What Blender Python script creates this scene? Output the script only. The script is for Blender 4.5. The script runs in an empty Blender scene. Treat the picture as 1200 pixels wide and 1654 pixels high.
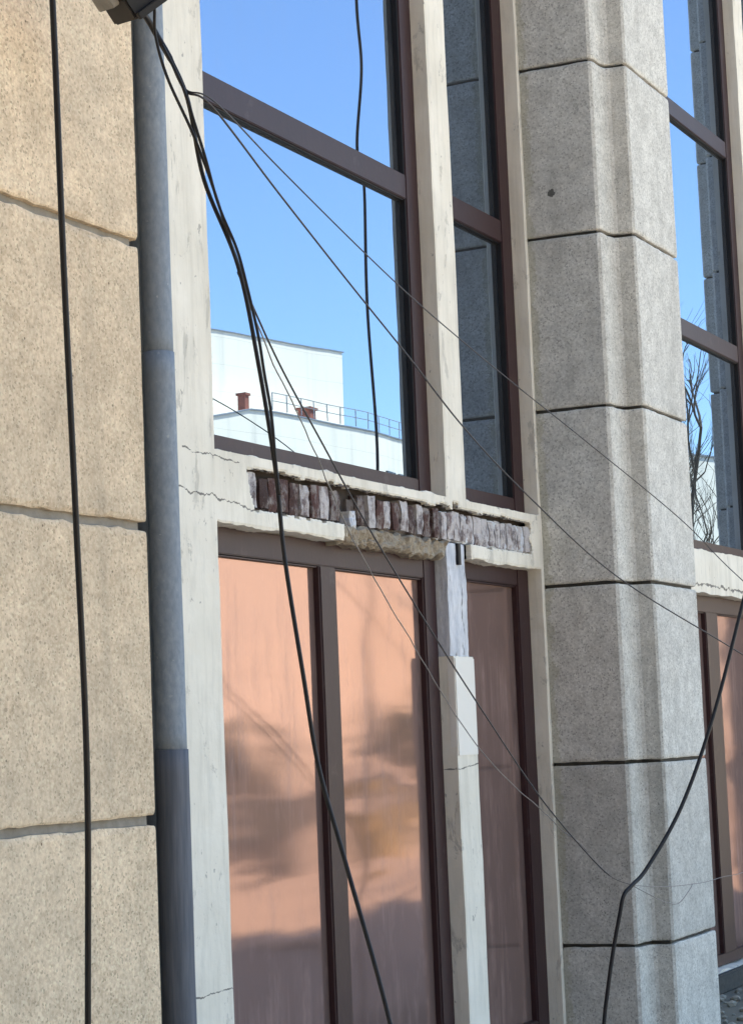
import bpy, bmesh, math, random
from mathutils import Vector, Matrix, noise
random.seed(7)
S = bpy.context.scene
COL = S.collection
R = math.radians

# ------------------------------------------------------------ camera, sky, sun, exposure
cam_d = bpy.data.cameras.new('camera'); cam = bpy.data.objects.new('camera', cam_d); COL.objects.link(cam)
cam_d.sensor_fit = 'VERTICAL'; cam_d.sensor_height = 36.0; cam_d.sensor_width = 36.0
cam_d.lens = 3494.0 / 1654.0 * 36.0
cam_d.clip_start = 0.05; cam_d.clip_end = 3000
yaw, pit, rol = 0.4446, 0.10557, -0.04148
Fv = Vector((math.cos(yaw)*math.cos(pit), math.sin(yaw)*math.cos(pit), math.sin(pit)))
rv = Fv.cross(Vector((0, 0, 1))).normalized(); uv = rv.cross(Fv)
r2 = rv*math.cos(rol) + uv*math.sin(rol); u2 = uv*math.cos(rol) - rv*math.sin(rol)
cam.matrix_world = Matrix(((r2.x, u2.x, -Fv.x, 0), (r2.y, u2.y, -Fv.y, 0), (r2.z, u2.z, -Fv.z, 1.5), (0, 0, 0, 1)))
S.camera = cam

SUN = Vector((0.30, 0.95, 0)).normalized(); SUN_EL = R(63)
w = bpy.data.worlds.new('World'); S.world = w; w.use_nodes = True
wn = w.node_tree.nodes; wl = w.node_tree.links
bg = wn['Background']; sky = wn.new('ShaderNodeTexSky'); sky.sky_type = 'NISHITA'; sky.sun_disc = False
sky.sun_elevation = SUN_EL; sky.sun_rotation = math.atan2(SUN.x, SUN.y)
sky.air_density = 1.0; sky.dust_density = 0.0; sky.ozone_density = 9.0; sky.altitude = 0
wl.new(sky.outputs[0], bg.inputs[0]); bg.inputs[1].default_value = 0.15
sd = bpy.data.lights.new('sun', 'SUN'); sd.energy = 4.2; sd.angle = R(0.5); sd.color = (1, .95, .87)
so = bpy.data.objects.new('sun', sd); COL.objects.link(so)
sdir = Vector((SUN.x*math.cos(SUN_EL), SUN.y*math.cos(SUN_EL), math.sin(SUN_EL)))
so.rotation_euler = sdir.to_track_quat('Z', 'Y').to_euler(); so.location = (0, 20, 40)
S.view_settings.view_transform = 'Standard'; S.view_settings.look = 'None'
S.view_settings.gamma = 1; S.view_settings.exposure = 2.05
S.view_settings.use_white_balance = True; S.view_settings.white_balance_temperature = 9200; S.view_settings.white_balance_tint = 8
S.view_settings.use_curve_mapping = False

# ------------------------------------------------------------ helpers
def link(name, me, m=None, parent=None, mats=None):
    o = bpy.data.objects.new(name, me); COL.objects.link(o)
    if m is not None and len(me.materials) == 0: me.materials.append(m)
    if parent is not None: o.parent = parent
    return o
def mesh(name, v, f, smooth=False):
    me = bpy.data.meshes.new(name); me.from_pydata([tuple(p) for p in v], [], f); me.update()
    if smooth: me.polygons.foreach_set('use_smooth', [True]*len(me.polygons))
    return me
def thing(name, label, cat, group=None, loc=(0, 0, 0)):
    o = bpy.data.objects.new(name, None); COL.objects.link(o); o.location = loc; o.empty_display_size = .2
    tag(o, label, cat, group); return o
def tag(o, label, cat, group=None):
    o['label'] = label; o['category'] = cat
    if group: o['group'] = group
    return o
def rel(o, parent):      # keep world placement when the parent empty is not at the origin
    o.parent = parent; o.location = o.location - parent.location; return o
def nz(p, s, k=0.0): return noise.noise(Vector(p)*s + Vector((k, k*1.7, k*.3)))
class MB:
    def __init__(s): s.v = []; s.f = []
    def box(s, x0, x1, y0, y1, z0, z1, bev=0):
        n = len(s.v)
        s.v += [(x, y, z) for x in (x0, x1) for y in (y0, y1) for z in (z0, z1)]
        s.f += [tuple(n+i for i in q) for q in ((0, 1, 3, 2), (4, 6, 7, 5), (0, 4, 5, 1), (2, 3, 7, 6), (0, 2, 6, 4), (1, 5, 7, 3))]
        return s
    def add(s, v, f):
        n = len(s.v); s.v += list(v); s.f += [tuple(n+i for i in q) for q in f]; return s
    def build(s, name, m, parent=None, bevel=0.0, smooth=False, seg=2):
        me = mesh(name, s.v, s.f, smooth)
        if bevel:
            b = bmesh.new(); b.from_mesh(me)
            bmesh.ops.bevel(b, geom=b.edges[:], offset=bevel, segments=seg, affect='EDGES', clamp_overlap=True)
            b.to_mesh(me); b.free()
        o = link(name, me, m, parent); return o
def spline(pts, n=10):
    P = [Vector(p) for p in pts]; P = [2*P[0]-P[1]] + P + [2*P[-1]-P[-2]]; out = []
    for i in range(1, len(P)-2):
        a, b, c, d = P[i-1:i+3]
        for k in range(n):
            t = k/n
            out.append(.5*((2*b) + (c-a)*t + (2*a-5*b+4*c-d)*t*t + (3*b-a-3*c+d)*t**3))
    out.append(P[-2]); return out
def tube(pts, rad, seg=8, closed=True):
    v = []; f = []; n = len(pts); N = None
    for i, p in enumerate(pts):
        t = (pts[min(i+1, n-1)] - pts[max(i-1, 0)]).normalized()
        if N is None:
            N = t.cross(Vector((0.3, 1, .1))).normalized()
        N = (N - t*N.dot(t)).normalized(); B = t.cross(N)
        r = rad(i/(n-1)) if callable(rad) else rad
        for k in range(seg):
            a = 2*math.pi*k/seg; v.append(p + N*math.cos(a)*r + B*math.sin(a)*r)
    for i in range(n-1):
        for k in range(seg):
            a = i*seg+k; b = i*seg+(k+1) % seg; f.append((a, b, b+seg, a+seg))
    if closed: f.append(tuple(range(seg))[::-1]); f.append(tuple((n-1)*seg+k for k in range(seg)))
    return v, f

# ------------------------------------------------------------ materials
class NT:
    def __init__(s, name):
        s.m = bpy.data.materials.new(name); s.m.use_nodes = True
        s.t = s.m.node_tree; s.n = s.t.nodes; s.l = s.t.links
        s.n.clear(); s.out = s.n.new('ShaderNodeOutputMaterial')
        s.tc = s.n.new('ShaderNodeTexCoord')
    def _in(s, node, k, v):
        if v is None: return
        if isinstance(v, bpy.types.NodeSocket): s.l.new(v, node.inputs[k])
        else:
            if isinstance(v, tuple) and len(v) == 3 and node.inputs[k].type == 'RGBA': v = v+(1,)
            node.inputs[k].default_value = v
    def obj(s, scale=(1, 1, 1), loc=(0, 0, 0)):
        g = s.n.new('ShaderNodeNewGeometry')
        m = s.n.new('ShaderNodeMapping'); s.l.new(g.outputs['Position'], m.inputs[0])
        m.inputs['Scale'].default_value = scale; m.inputs['Location'].default_value = loc; return m.outputs[0]
    def noise(s, vec, sc, det=3, rough=.55, dist=0):
        n = s.n.new('ShaderNodeTexNoise'); s._in(n, 'Vector', vec); n.inputs['Scale'].default_value = sc
        n.inputs['Detail'].default_value = det; n.inputs['Roughness'].default_value = rough; n.inputs['Distortion'].default_value = dist
        return n.outputs[0]
    def vor(s, vec, sc, out='Color', feat='F1'):
        n = s.n.new('ShaderNodeTexVoronoi'); n.feature = feat; s._in(n, 'Vector', vec); n.inputs['Scale'].default_value = sc
        return n.outputs[out]
    def ramp(s, fac, stops, interp='LINEAR'):
        n = s.n.new('ShaderNodeValToRGB'); s._in(n, 0, fac); e = n.color_ramp.elements; n.color_ramp.interpolation = interp
        while len(e) < len(stops): e.new(.5)
        for el, (p, c) in zip(e, stops):
            el.position = p; el.color = (c, c, c, 1) if not isinstance(c, tuple) else c+(1,)
        return n.outputs[0]
    def mix(s, fac, a, b, mode='MIX'):
        n = s.n.new('ShaderNodeMix'); n.data_type = 'RGBA'; n.blend_type = mode; n.clamp_factor = True
        ins = [i for i in n.inputs if i.enabled or True]
        s._set(n.inputs[0], fac); s._set(n.inputs[6], a); s._set(n.inputs[7], b)
        return n.outputs[2]
    def _set(s, sock, v):
        if isinstance(v, bpy.types.NodeSocket): s.l.new(v, sock)
        else:
            if isinstance(v, tuple) and len(v) == 3: v = v+(1,)
            elif sock.type == 'RGBA' and not isinstance(v, tuple): v = (v, v, v, 1)
            sock.default_value = v
    def math(s, op, a, b=0.0, c=None):
        n = s.n.new('ShaderNodeMath'); n.operation = op; s._set(n.inputs[0], a); s._set(n.inputs[1], b)
        if c is not None: s._set(n.inputs[2], c)
        return n.outputs[0]
    def sep(s, v):
        n = s.n.new('ShaderNodeSeparateXYZ'); s.l.new(v, n.inputs[0]); return n.outputs
    def bump(s, h, strength, dist, normal=None):
        n = s.n.new('ShaderNodeBump'); s._set(n.inputs['Height'], h); n.inputs['Strength'].default_value = strength
        n.inputs['Distance'].default_value = dist
        if normal: s.l.new(normal, n.inputs['Normal'])
        return n.outputs[0]
    def pr(s, col, rough=.7, metal=0.0, normal=None, spec=.5):
        n = s.n.new('ShaderNodeBsdfPrincipled'); s._set(n.inputs['Base Color'], col); s._set(n.inputs['Roughness'], rough)
        s._set(n.inputs['Metallic'], metal); n.inputs['Specular IOR Level'].default_value = spec
        if normal: s.l.new(normal, n.inputs['Normal'])
        return n.outputs[0]
    def end(s, sh): s.l.new(sh, s.out.inputs[0]); return s.m

HOLE = (10.300, 3.806, 4.274)
def stone_mat(name, base, dark, light, stain, stain_amt=.35, grain=95):
    t = NT(name); P = t.obj()
    v = t.sep(t.vor(P, grain))[0]
    v2 = t.noise(P, grain*.45, 4, .7)
    c = t.mix(t.ramp(v2, [(.36, 0.0), (.62, 1.0)]), dark, light)
    c = t.mix(t.ramp(v, [(0, .0), (.07, .0), (.08, 1.0), (1, 1.0)]), tuple(q*.42 for q in dark), c)
    c = t.mix(t.ramp(v, [(.82, 0.0), (.95, .65)]), c, tuple(min(1, q*1.25) for q in light))
    c = t.mix(.52, c, base)
    big = t.ramp(t.noise(t.obj((1, 1, .45)), 2.2, 5, .62), [(.38, 0.0), (.72, 1.0)])
    c = t.mix(t.math('MULTIPLY', big, stain_amt), c, stain)
    rnd = t.n.new('ShaderNodeObjectInfo').outputs['Random']
    c = t.mix(1.0, c, t.ramp(rnd, [(0, .90), (1, 1.07)]), 'MULTIPLY')
    drip = t.ramp(t.noise(t.obj((1, 1, .06), (2, 5, 1)), 7, 5, .6), [(.55, 0.0), (.75, .45)])
    c = t.mix(drip, c, tuple(q*.62 for q in stain))
    med = t.ramp(t.noise(P, 9, 4, .6), [(.3, .82), (.7, 1.1)])
    c = t.mix(1.0, c, med, 'MULTIPLY')
    pore = t.ramp(t.vor(P, 16, 'Distance'), [(.0, 1.0), (.045, 1.0), (.075, 0.0)])
    sel = t.ramp(t.noise(P, 7, 2), [(.52, 0.0), (.58, 1.0)])
    pore = t.math('MULTIPLY', pore, sel)
    c = t.mix(t.math('MULTIPLY', pore, .75), c, tuple(q*.25 for q in dark))
    if name == 'grey_stone':     # moss along the inner corner next to the plaster
        xyz = t.sep(P); mo = t.ramp(t.math('ADD', xyz[1], t.math('MULTIPLY', t.noise(P, 10, 5, .7), .12)), [(.0, 0.0), (1.0, 0.0)])
        mo = t.math('GREATER_THAN', t.math('ADD', xyz[1], t.math('MULTIPLY', t.noise(P, 12, 5, .75), .16)), 3.995)
        c = t.mix(t.math('MULTIPLY', mo, .4), c, (.34, .32, .22))
    if name == 'grey_stone':     # one knocked-out hole in the side of the pilaster
        vm = t.n.new('ShaderNodeVectorMath'); vm.operation = 'DISTANCE'; t.l.new(P, vm.inputs[0]); vm.inputs[1].default_value = HOLE
        hole = t.math('LESS_THAN', t.math('ADD', vm.outputs['Value'], t.math('MULTIPLY', t.noise(P, 60, 3), .03)), .036)
        pore = t.math('MAXIMUM', pore, hole); c = t.mix(t.math('MULTIPLY', hole, .8), c, (.04, .04, .035))
    h = t.math('ADD', t.math('MULTIPLY', v2, .7), t.math('MULTIPLY', v, .35))
    h = t.math('SUBTRACT', h, t.math('MULTIPLY', pore, 1.2))
    n = t.bump(h, .6, .003)
    n = t.bump(t.noise(P, 14, 3), .5, .006, n)
    return t.end(t.pr(c, .92, 0.0, n, .2))
M = {}
M['stone_beige'] = stone_mat('beige_stone', (.78, .60, .42), (.42, .29, .19), (.92, .75, .56), (.60, .49, .37), .4, 150)
M['stone_grey'] = stone_mat('grey_stone', (.60, .59, .55), (.37, .365, .34), (.82, .81, .76), (.50, .495, .46), .4, 150)
t = NT('mortar'); P = t.obj(); c = t.mix(t.noise(P, 30, 4), (.20, .185, .165), (.36, .34, .31))
M['mortar'] = t.end(t.pr(c, .95, 0.0, t.bump(t.noise(P, 60, 4), .8, .004), .1))
t = NT('old_mortar'); P = t.obj(); c = t.mix(t.noise(P, 30, 4), (.07, .055, .05), (.24, .21, .20))
M['old_mortar'] = t.end(t.pr(c, .95, 0.0, t.bump(t.noise(P, 60, 4), .8, .004), .1))
t = NT('shaded_core'); M['core_shade'] = t.end(t.pr(t.mix(t.noise(t.obj(), 30, 4), (.02, .016, .014), (.07, .055, .05)), .95))  # near-black colour paints the shade in the gaps around the bricks
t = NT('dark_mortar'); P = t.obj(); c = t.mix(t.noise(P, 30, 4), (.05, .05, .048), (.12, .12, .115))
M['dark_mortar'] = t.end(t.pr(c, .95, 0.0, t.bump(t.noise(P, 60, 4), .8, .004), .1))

def plaster_mat():
    t = NT('painted_plaster'); P = t.obj(); x, y, z = t.sep(P)
    n1 = t.noise(P, 3.0, 5, .6); n2 = t.noise(t.obj((1, 1, .18)), 22, 4, .65)
    c = t.mix(t.ramp(n1, [(.35, 0.0), (.7, 1.0)]), (.86, .81, .71), (.75, .70, .60))
    c = t.mix(t.math('MULTIPLY', t.ramp(n2, [(.5, 0.0), (.75, 1.0)]), .35), c, (.47, .46, .41))
    fl = t.ramp(t.noise(t.obj((1, 1, .4)), 8.5, 6, .75, .6), [(.59, 0.0), (.63, 1.0)])
    c = t.mix(t.math('MULTIPLY', fl, .5), c, (.40, .38, .34))
    fl2 = t.ramp(t.noise(t.obj((1, 1, .6), (4, 2, 9)), 26, 3, .6), [(.70, 0.0), (.72, 1.0)])
    c = t.mix(t.math('MULTIPLY', fl2, .7), c, (.30, .28, .26))
    dr = t.ramp(t.noise(t.obj((1, 1, .05), (1, 3, 7)), 12, 5, .65), [(.52, 0.0), (.74, .5)])
    c = t.mix(dr, c, (.50, .46, .38))
    # hair cracks running out of the broken corner, and one over the next window
    def crack(z0, slope, x0, x1, amp, wd, k):
        zz = t.math('ADD', t.math('MULTIPLY', t.math('SUBTRACT', t.noise(t.obj((1, 0, 0), (k, k, k)), 7, 4, .62), .5), amp*1.3), z0)
        zz = t.math('ADD', zz, t.math('MULTIPLY', t.math('SUBTRACT', x, x0), slope))
        d = t.math('ABSOLUTE', t.math('SUBTRACT', z, zz))
        m = t.math('LESS_THAN', d, t.math('MULTIPLY', t.ramp(t.noise(P, 22, 3), [(.38, .12), (.62, 1.0)]), wd*.7))
        return t.math('MULTIPLY', t.math('MULTIPLY', m, t.math('GREATER_THAN', x, x0)), t.math('LESS_THAN', x, x1))
    cr = crack(2.44, -.05, 6.66, 7.26, .09, .0075, 3.1)
    cr = t.math('MAXIMUM', cr, crack(2.585, -.03, 6.72, 7.15, .07, .006, 8.3))
    cr = t.math('MAXIMUM', cr, crack(2.385, .0, 12.6, 14.6, .07, .016, 5.7))
    cr = t.math('MAXIMUM', cr, crack(.62, .02, 6.6, 6.97, .05, .005, 2.2))
    cr = t.math('MAXIMUM', cr, crack(1.36, .06, 9.08, 9.34, .03, .006, 6.2))
    c = t.mix(t.math('MULTIPLY', cr, .85), c, (.12, .11, .10))
    h = t.math('SUBTRACT', t.math('ADD', t.math('MULTIPLY', t.noise(P, 35, 5, .65), .5), n1), t.math('MULTIPLY', fl, .25))
    h = t.math('SUBTRACT', h, cr)
    return t.end(t.pr(c, .8, 0.0, t.bump(h, .7, .006), .3))
M['plaster'] = plaster_mat()
t = NT('fresh_plaster'); P = t.obj(); c = t.mix(t.noise(P, 6, 4), (.86, .83, .77), (.78, .745, .68))
M['fresh'] = t.end(t.pr(c, .75, 0.0, t.bump(t.noise(P, 20, 4), .4, .004), .3))
t = NT('whitewashed_concrete'); P = t.obj((1, 1, .35))
c = t.mix(t.ramp(t.noise(P, 20, 6, .7), [(.30, 0.0), (.62, 1.0)]), (.42, .45, .50), (.70, .72, .76))
c = t.mix(t.ramp(t.noise(t.obj((1, 1, .3), (3, 1, 2)), 16, 4, .6), [(.63, 0.0), (.68, .8)]), c, (.08, .08, .09))
M['whitewash'] = t.end(t.pr(c, .9, 0.0, t.bump(t.noise(P, 40, 5, .7), .9, .008), .2))
t = NT('rubble_stone'); M['rubble'] = t.end(t.pr(t.mix(t.noise(t.obj(), 9, 3), (.12, .115, .09), (.42, .41, .37)), .95))
t = NT('bare_concrete'); P = t.obj()
c = t.mix(t.noise(P, 55, 5, .7), (.10, .08, .06), (.60, .50, .39))
c = t.mix(t.math('MULTIPLY', t.ramp(t.noise(P, 14, 3), [(.45, 0.0), (.65, 1.0)]), .6), c, (.45, .41, .34))
M['concrete'] = t.end(t.pr(c, .95, 0.0, t.bump(t.noise(P, 70, 5, .7), 1.0, .01), .1))
t = NT('dull_brown_render'); M['shade_wing'] = t.end(t.pr(t.mix(t.noise(t.obj(), 1.5, 4), (.15, .12, .095), (.21, .175, .135)), .9))
def brick_mat(name, a, b, wash, amt):
    t = NT(name); P = t.obj((1, 1, .9)); r = t.n.new('ShaderNodeObjectInfo').outputs['Random']
    c = t.mix(r, a, b)
    c = t.mix(t.ramp(t.noise(P, 16, 5, .7), [(.35, 0.0), (.7, .6)]), c, tuple(q*.45 for q in a))
    w_ = t.ramp(t.noise(t.obj((1, 1, .75), (5, 5, 5)), 17, 6, .72), [(.62-amt*.3, 0.0), (.70-amt*.2, 1.0)])
    c = t.mix(w_, c, wash)
    return t.end(t.pr(c, .93, 0.0, t.bump(t.noise(t.obj(), 55, 5, .7), 1.0, .008), .15))
M['brick'] = brick_mat('old_red_brick', (.125, .068, .062), (.065, .048, .046), (.27, .24, .23), .45)
M['brick_washed'] = brick_mat('whitewashed_brick', (.22, .16, .155), (.15, .13, .135), (.54, .51, .51), .8)
t = NT('brown_paint'); P = t.obj((1, 1, .3))
c = t.mix(t.noise(P, 18, 4, .6), (.030, .010, .012), (.048, .020, .022))
c = t.mix(t.math('MULTIPLY', t.ramp(t.noise(t.obj(), 9, 5, .7), [(.6, 0.0), (.75, 1.0)]), .5), c, (.10, .075, .07))
M['frame'] = t.end(t.pr(c, .5, 0.0, t.bump(t.noise(t.obj(), 40, 4), .3, .002), .4))
t = NT('black_rubber'); c = t.mix(t.noise(t.obj(), 30, 3), (.006, .005, .006), (.016, .013, .014))
M['cable'] = t.end(t.pr(c, .55, 0.0, None, .35))
t = NT('thin_wire'); M['wire'] = t.end(t.pr(t.mix(t.noise(t.obj(), 20, 3), (.016, .015, .02), (.05, .045, .05)), .55))
t = NT('pale_wire'); M['palewire'] = t.end(t.pr(t.mix(t.noise(t.obj(), 20, 3), (.15, .13, .12), (.30, .28, .27)), .6))
t = NT('galvanised_steel'); P = t.obj((1, 1, .5))
c = t.mix(t.ramp(t.noise(P, 55, 4, .65), [(.35, 0.0), (.7, 1.0)]), (.20, .245, .295), (.30, .345, .39))
c = t.mix(t.math('MULTIPLY', t.ramp(t.noise(t.obj((1, 1, .5)), 5, 4), [(.4, 0.0), (.65, 1.0)]), .45), c, (.20, .235, .275))
sp = t.ramp(t.vor(t.obj(), 120), [(.90, 0.0), (.97, .5)])
c = t.mix(sp, c, (.45, .48, .50))
M['galv'] = t.end(t.pr(c, .7, .0, t.bump(t.noise(P, 60, 3), .2, .002), .25))
t = NT('dull_steel'); P = t.obj((1, 1, .06))
c = t.mix(t.ramp(t.noise(P, 60, 4, .65), [(.35, 0.0), (.7, 1.0)]), (.10, .112, .135), (.16, .172, .20))
M['galv_dull'] = t.end(t.pr(c, .7, .0, None, .25))

def glossy_pane(name, tint, rough, dust, dustcol, bumps, streak=True):
    t = NT(name); P = t.obj()
    n = None
    for (scl, sc, dist, st) in bumps:
        n = t.bump(t.noise(t.obj(scl), sc, 1.5, .4), st, dist, n)
    g = t.n.new('ShaderNodeBsdfGlossy'); g.distribution = 'GGX'
    t._set(g.inputs['Color'], tint); t._set(g.inputs['Roughness'], rough)
    if n: t.l.new(n, g.inputs['Normal'])
    d = t.n.new('ShaderNodeBsdfDiffuse'); t._set(d.inputs['Color'], dustcol)
    fac = dust
    if streak:
        s1 = t.ramp(t.noise(t.obj((1, 1, .05)), 26, 5, .65), [(.4, 0.0), (.75, 1.0)])
        s2 = t.ramp(t.noise(t.obj((1, 1, .4), (7, 0, 3)), 6, 4, .65), [(.45, 0.0), (.7, 1.0)])
        fac = t.math('ADD', dust, t.math('MULTIPLY', t.math('MULTIPLY', s1, s2), dust*1.6 if not isinstance(dust, bpy.types.NodeSocket) else .2))
    m = t.n.new('ShaderNodeMixShader'); t._set(m.inputs[0], fac); t.l.new(g.outputs[0], m.inputs[1]); t.l.new(d.outputs[0], m.inputs[2])
    return t.end(m.outputs[0])
M['glass'] = glossy_pane('mirror_glass', (.24, .345, .475), .004, .05, (.35, .37, .40), [((1, 1, .5), 2.2, .0010, .25)])
M['copper'] = glossy_pane('copper_film', (.31, .212, .205), .085, .28, (.42, .28, .25), [((.6, 1, 2.2), 1.5, .013, .6), ((.6, 1, 3.0), 4, .0009, .5)])

# ------------------------------------------------------------ setting: ground
def ground_mat(name, a, b, sc=1.0):
    t = NT(name); P = t.obj(); c = t.mix(t.noise(P, .35*sc, 5, .6), a, b)
    c = t.mix(t.math('MULTIPLY', t.noise(P, 60, 4, .7), .5), c, tuple(q*.6 for q in a))
    return t.end(t.pr(c, .9, 0.0, t.bump(t.noise(P, 70, 4), .8, .006), .2))
M['paving'] = ground_mat('worn_paving', (.46, .40, .33), (.56, .49, .41))
M['asphalt'] = ground_mat('asphalt', (.055, .055, .055), (.09, .088, .085))
M['earth'] = ground_mat('gravelly_earth', (.13, .125, .10), (.24, .23, .20), 4)
def sheet(name, x0, x1, y0, y1, z, m):
    o = link(name, mesh(name, [(x0, y0, z), (x1, y0, z), (x1, y1, z), (x0, y1, z)], [(0, 1, 2, 3)]), m); o['kind'] = 'structure'; return o
sheet('ground', -900, 900, -900, 900, -.11, M['earth'])
sheet('pavement', -30, 60, -9, 4.2, -.104, M['paving'])
sheet('road', -300, 300, -18, -11, -.104, M['asphalt'])
sheet('square', -30, 140, -38.5, -19, -.104, M['paving'])
sheet('soil_strip', 11.2, 15.9, 2.5, 3.94, -.099, M['earth'])
kb = MB().box(-300, 300, -11, -10.8, -.11, .02).box(-300, 300, -18.2, -18, -.11, .02).build('kerb', M['mortar'], None, .01); kb['kind'] = 'structure'

# ------------------------------------------------------------ the building
B = thing('public_building', 'tall stone and plaster public building with mirrored windows and broken plaster over the lower window', 'building')
WALL_H = 9.0; Z0 = -.1; PER = 5.47
YW = 3.95
MB().box(-14, 22, 4.32, 16, Z0-.05, WALL_H).build('rear_block', M['plaster'], B)
MB().box(-14, 22, 3.3, 16.1, WALL_H+.002, WALL_H+.3).build('roof_slab', M['mortar'], B, .01)
MB().box(-14, 4.68, YW, 4.318, Z0, WALL_H).build('side_wall', M['plaster'], B)
MB().box(-16, -4.6, -30, YW, Z0, 17).build('added_shade_wing', M['shade_wing'], B)  # added out of view to block sky and darken the pilaster sides
MB().box(16.4, 22, YW, 4.318, Z0, WALL_H).build('side_wall', M['plaster'], B)

# --- stone pilasters: every course is a block with the stepped outline, ragged arrises and recessed joints
def outline(corners, step=.05, r=.012):
    out = []
    n = len(corners)
    for i in range(n-1):
        a = Vector(corners[i]).to_2d() if len(corners[i]) > 2 else Vector(corners[i]); b = Vector(corners[i+1])
        L = (b-a).length; d = (b-a)/L; k = max(1, int((L-2*r)/step))
        ts = [0 if i == 0 else r] + [r+(L-2*r)*j/k for j in range(1, k)] + [L-r if i < n-2 else L]
        for q in ts: out.append(a+d*q)
    return out
def block(corners, z0, z1, rough, seed, m, parent, inset_pt):
    O = outline(corners); n = len(O)
    nrm = []
    for i in range(n):
        a = O[max(i-1, 0)]; b = O[min(i+1, n-1)]; t_ = (b-a).normalized(); nrm.append(Vector((t_.y, -t_.x)))
    H = z1-z0; lv = [0, .006, .018] ; k = max(3, int(H/.06))
    zs = [z0, z0+.006, z0+.02] + [z0+.02+(H-.04)*j/k for j in range(1, k)] + [z1-.02, z1-.006, z1]
    v = []; f = []
    for zi, z in enumerate(zs):
        e = min(zi, len(zs)-1-zi)
        for i in range(n):
            p = O[i]; P3 = Vector((p.x, p.y, z))
            ins = {0: .005, 1: .0015, 2: .0}.get(e, 0)
            ins += rough*max(0, nz(P3, 22, seed)-.1)*(.8 if e < 2 else .12)
            dz = 0
            if e < 2: dz = rough*(nz((p.x, p.y, z0+seed), 8, 3)*.35+nz((p.x, p.y, z), 45, seed)*.55)
            q = p - nrm[i]*ins + nrm[i]*nz(P3, 5, seed+2)*.001
            v.append((q.x, q.y, z+dz))
    for zi in range(len(zs)-1):
        for i in range(n-1):
            a = zi*n+i; f.append((a, a+1, a+1+n, a+n))
    cb = len(v); v.append((inset_pt[0], inset_pt[1], z0)); ct = len(v); v.append((inset_pt[0], inset_pt[1], z1))
    for i in range(n-1):
        f.append((i+1, i, cb)); a = (len(zs)-1)*n+i; f.append((a, a+1, ct))
    return link('stone_block', mesh('stone_block', v, f, False), m, parent)
def pilaster(corners, joints, gap, rough, m, mm, label, seed):
    o = bpy.data.objects.new('pilaster', None); COL.objects.link(o); o.parent = B; o['label'] = label
    ins = []
    C2 = [Vector(c) for c in corners]; n = len(C2)
    for i in range(n):   # inset core outline
        ds = []
        for a, b in ((i-1, i), (i, i+1)):
            if a >= 0 and b < n:
                t_ = (C2[b]-C2[a]).normalized(); ds.append(Vector((t_.y, -t_.x)))
        s = Vector((0, 0))
        for q in ds: s += q
        ins.append(C2[i] - s*.024)
    v = [(p.x, p.y, Z0) for p in ins] + [(p.x, p.y, WALL_H) for p in ins]
    f = [(i, i+1, i+1+n, i+n) for i in range(n-1)]
    link('joint_mortar', mesh('joint_mortar', v, f), mm, o)
    zs = [Z0] + joints + [WALL_H]; cx = sum(p.x for p in C2)/n
    for k in range(len(zs)-1):
        a = zs[k]+(gap/2 if k else 0); b = zs[k+1]-(gap/2 if k < len(zs)-2 else 0)
        block(corners, a, b, rough, seed+k*3.3, m, o, (cx, 3.95))
    return o
J = [.445+.9*i for i in range(10) if .445+.9*i < WALL_H-.2]
pier = [(10.30, 3.955), (10.30, 3.56), (10.335, 3.548), (10.43, 3.548), (10.482, 3.53), (10.487, 3.43), (11.21, 3.43), (11.21, 3.56), (11.397, 3.56), (11.397, 3.955)]
pilaster(pier, J, .018, .008, M['stone_grey'], M['dark_mortar'], 'grey stone pilaster with a stepped left edge, between the two window bays', 11)
pilaster([(x+PER, y) for x, y in pier], J, .018, .008, M['stone_grey'], M['dark_mortar'], 'far grey stone pilaster, seen mirrored in the right-hand window', 41)
JL = [.40, 1.29, 2.19, 3.085, 4.0, 4.9, 5.8, 6.7, 7.6, 8.5]
pilaster([(4.70, 3.955), (4.70, 3.5), (5.735, 3.5), (5.735, 3.63), (5.86, 3.63), (5.86, 3.955)], JL, .027, .013, M['stone_beige'], M['mortar'], 'beige stone pilaster beside the drainpipe', 77)

# --- plaster skin with real openings and a broken-away patch
UP = (2.61, 8.2); LO = (.02, 2.335)
OPEN = [(6.965, 9.105), (9.335, 10.272)]
def fbm(x, z, s, k): return noise.noise(Vector((x*s, z*s, k)))+.5*noise.noise(Vector((x*s*2.3, z*s*2.3, k+5)))
def is_open(x, z):
    for a, b in OPEN:
        if a < x < b and (UP[0] < z < UP[1] or LO[0] < z < LO[1]): return True
    return False
def is_patch(x, z):
    j = fbm(x, z, 16, 1.0)*.012
    top = 2.560+fbm(x, 0, 7, 3.0)*.013+.004; bot = 2.400+fbm(x, 0, 9, 9.0)*.008
    if 7.206+(2.556-z)*.33+j < x < 10.14+.01*math.sin(z*60)+j and bot < z < top: return True
    if 8.06+j*3+(2.40-z)*-.6 < x < 9.14 and z > 2.28 and z < 2.41: return True
    if 9.075 < x < 9.37 and 1.872+j*.5 < z < 2.41: return True
    if 9.18 < x < 9.24 and 2.5 < z < 2.59+j: return True
    return False
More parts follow.
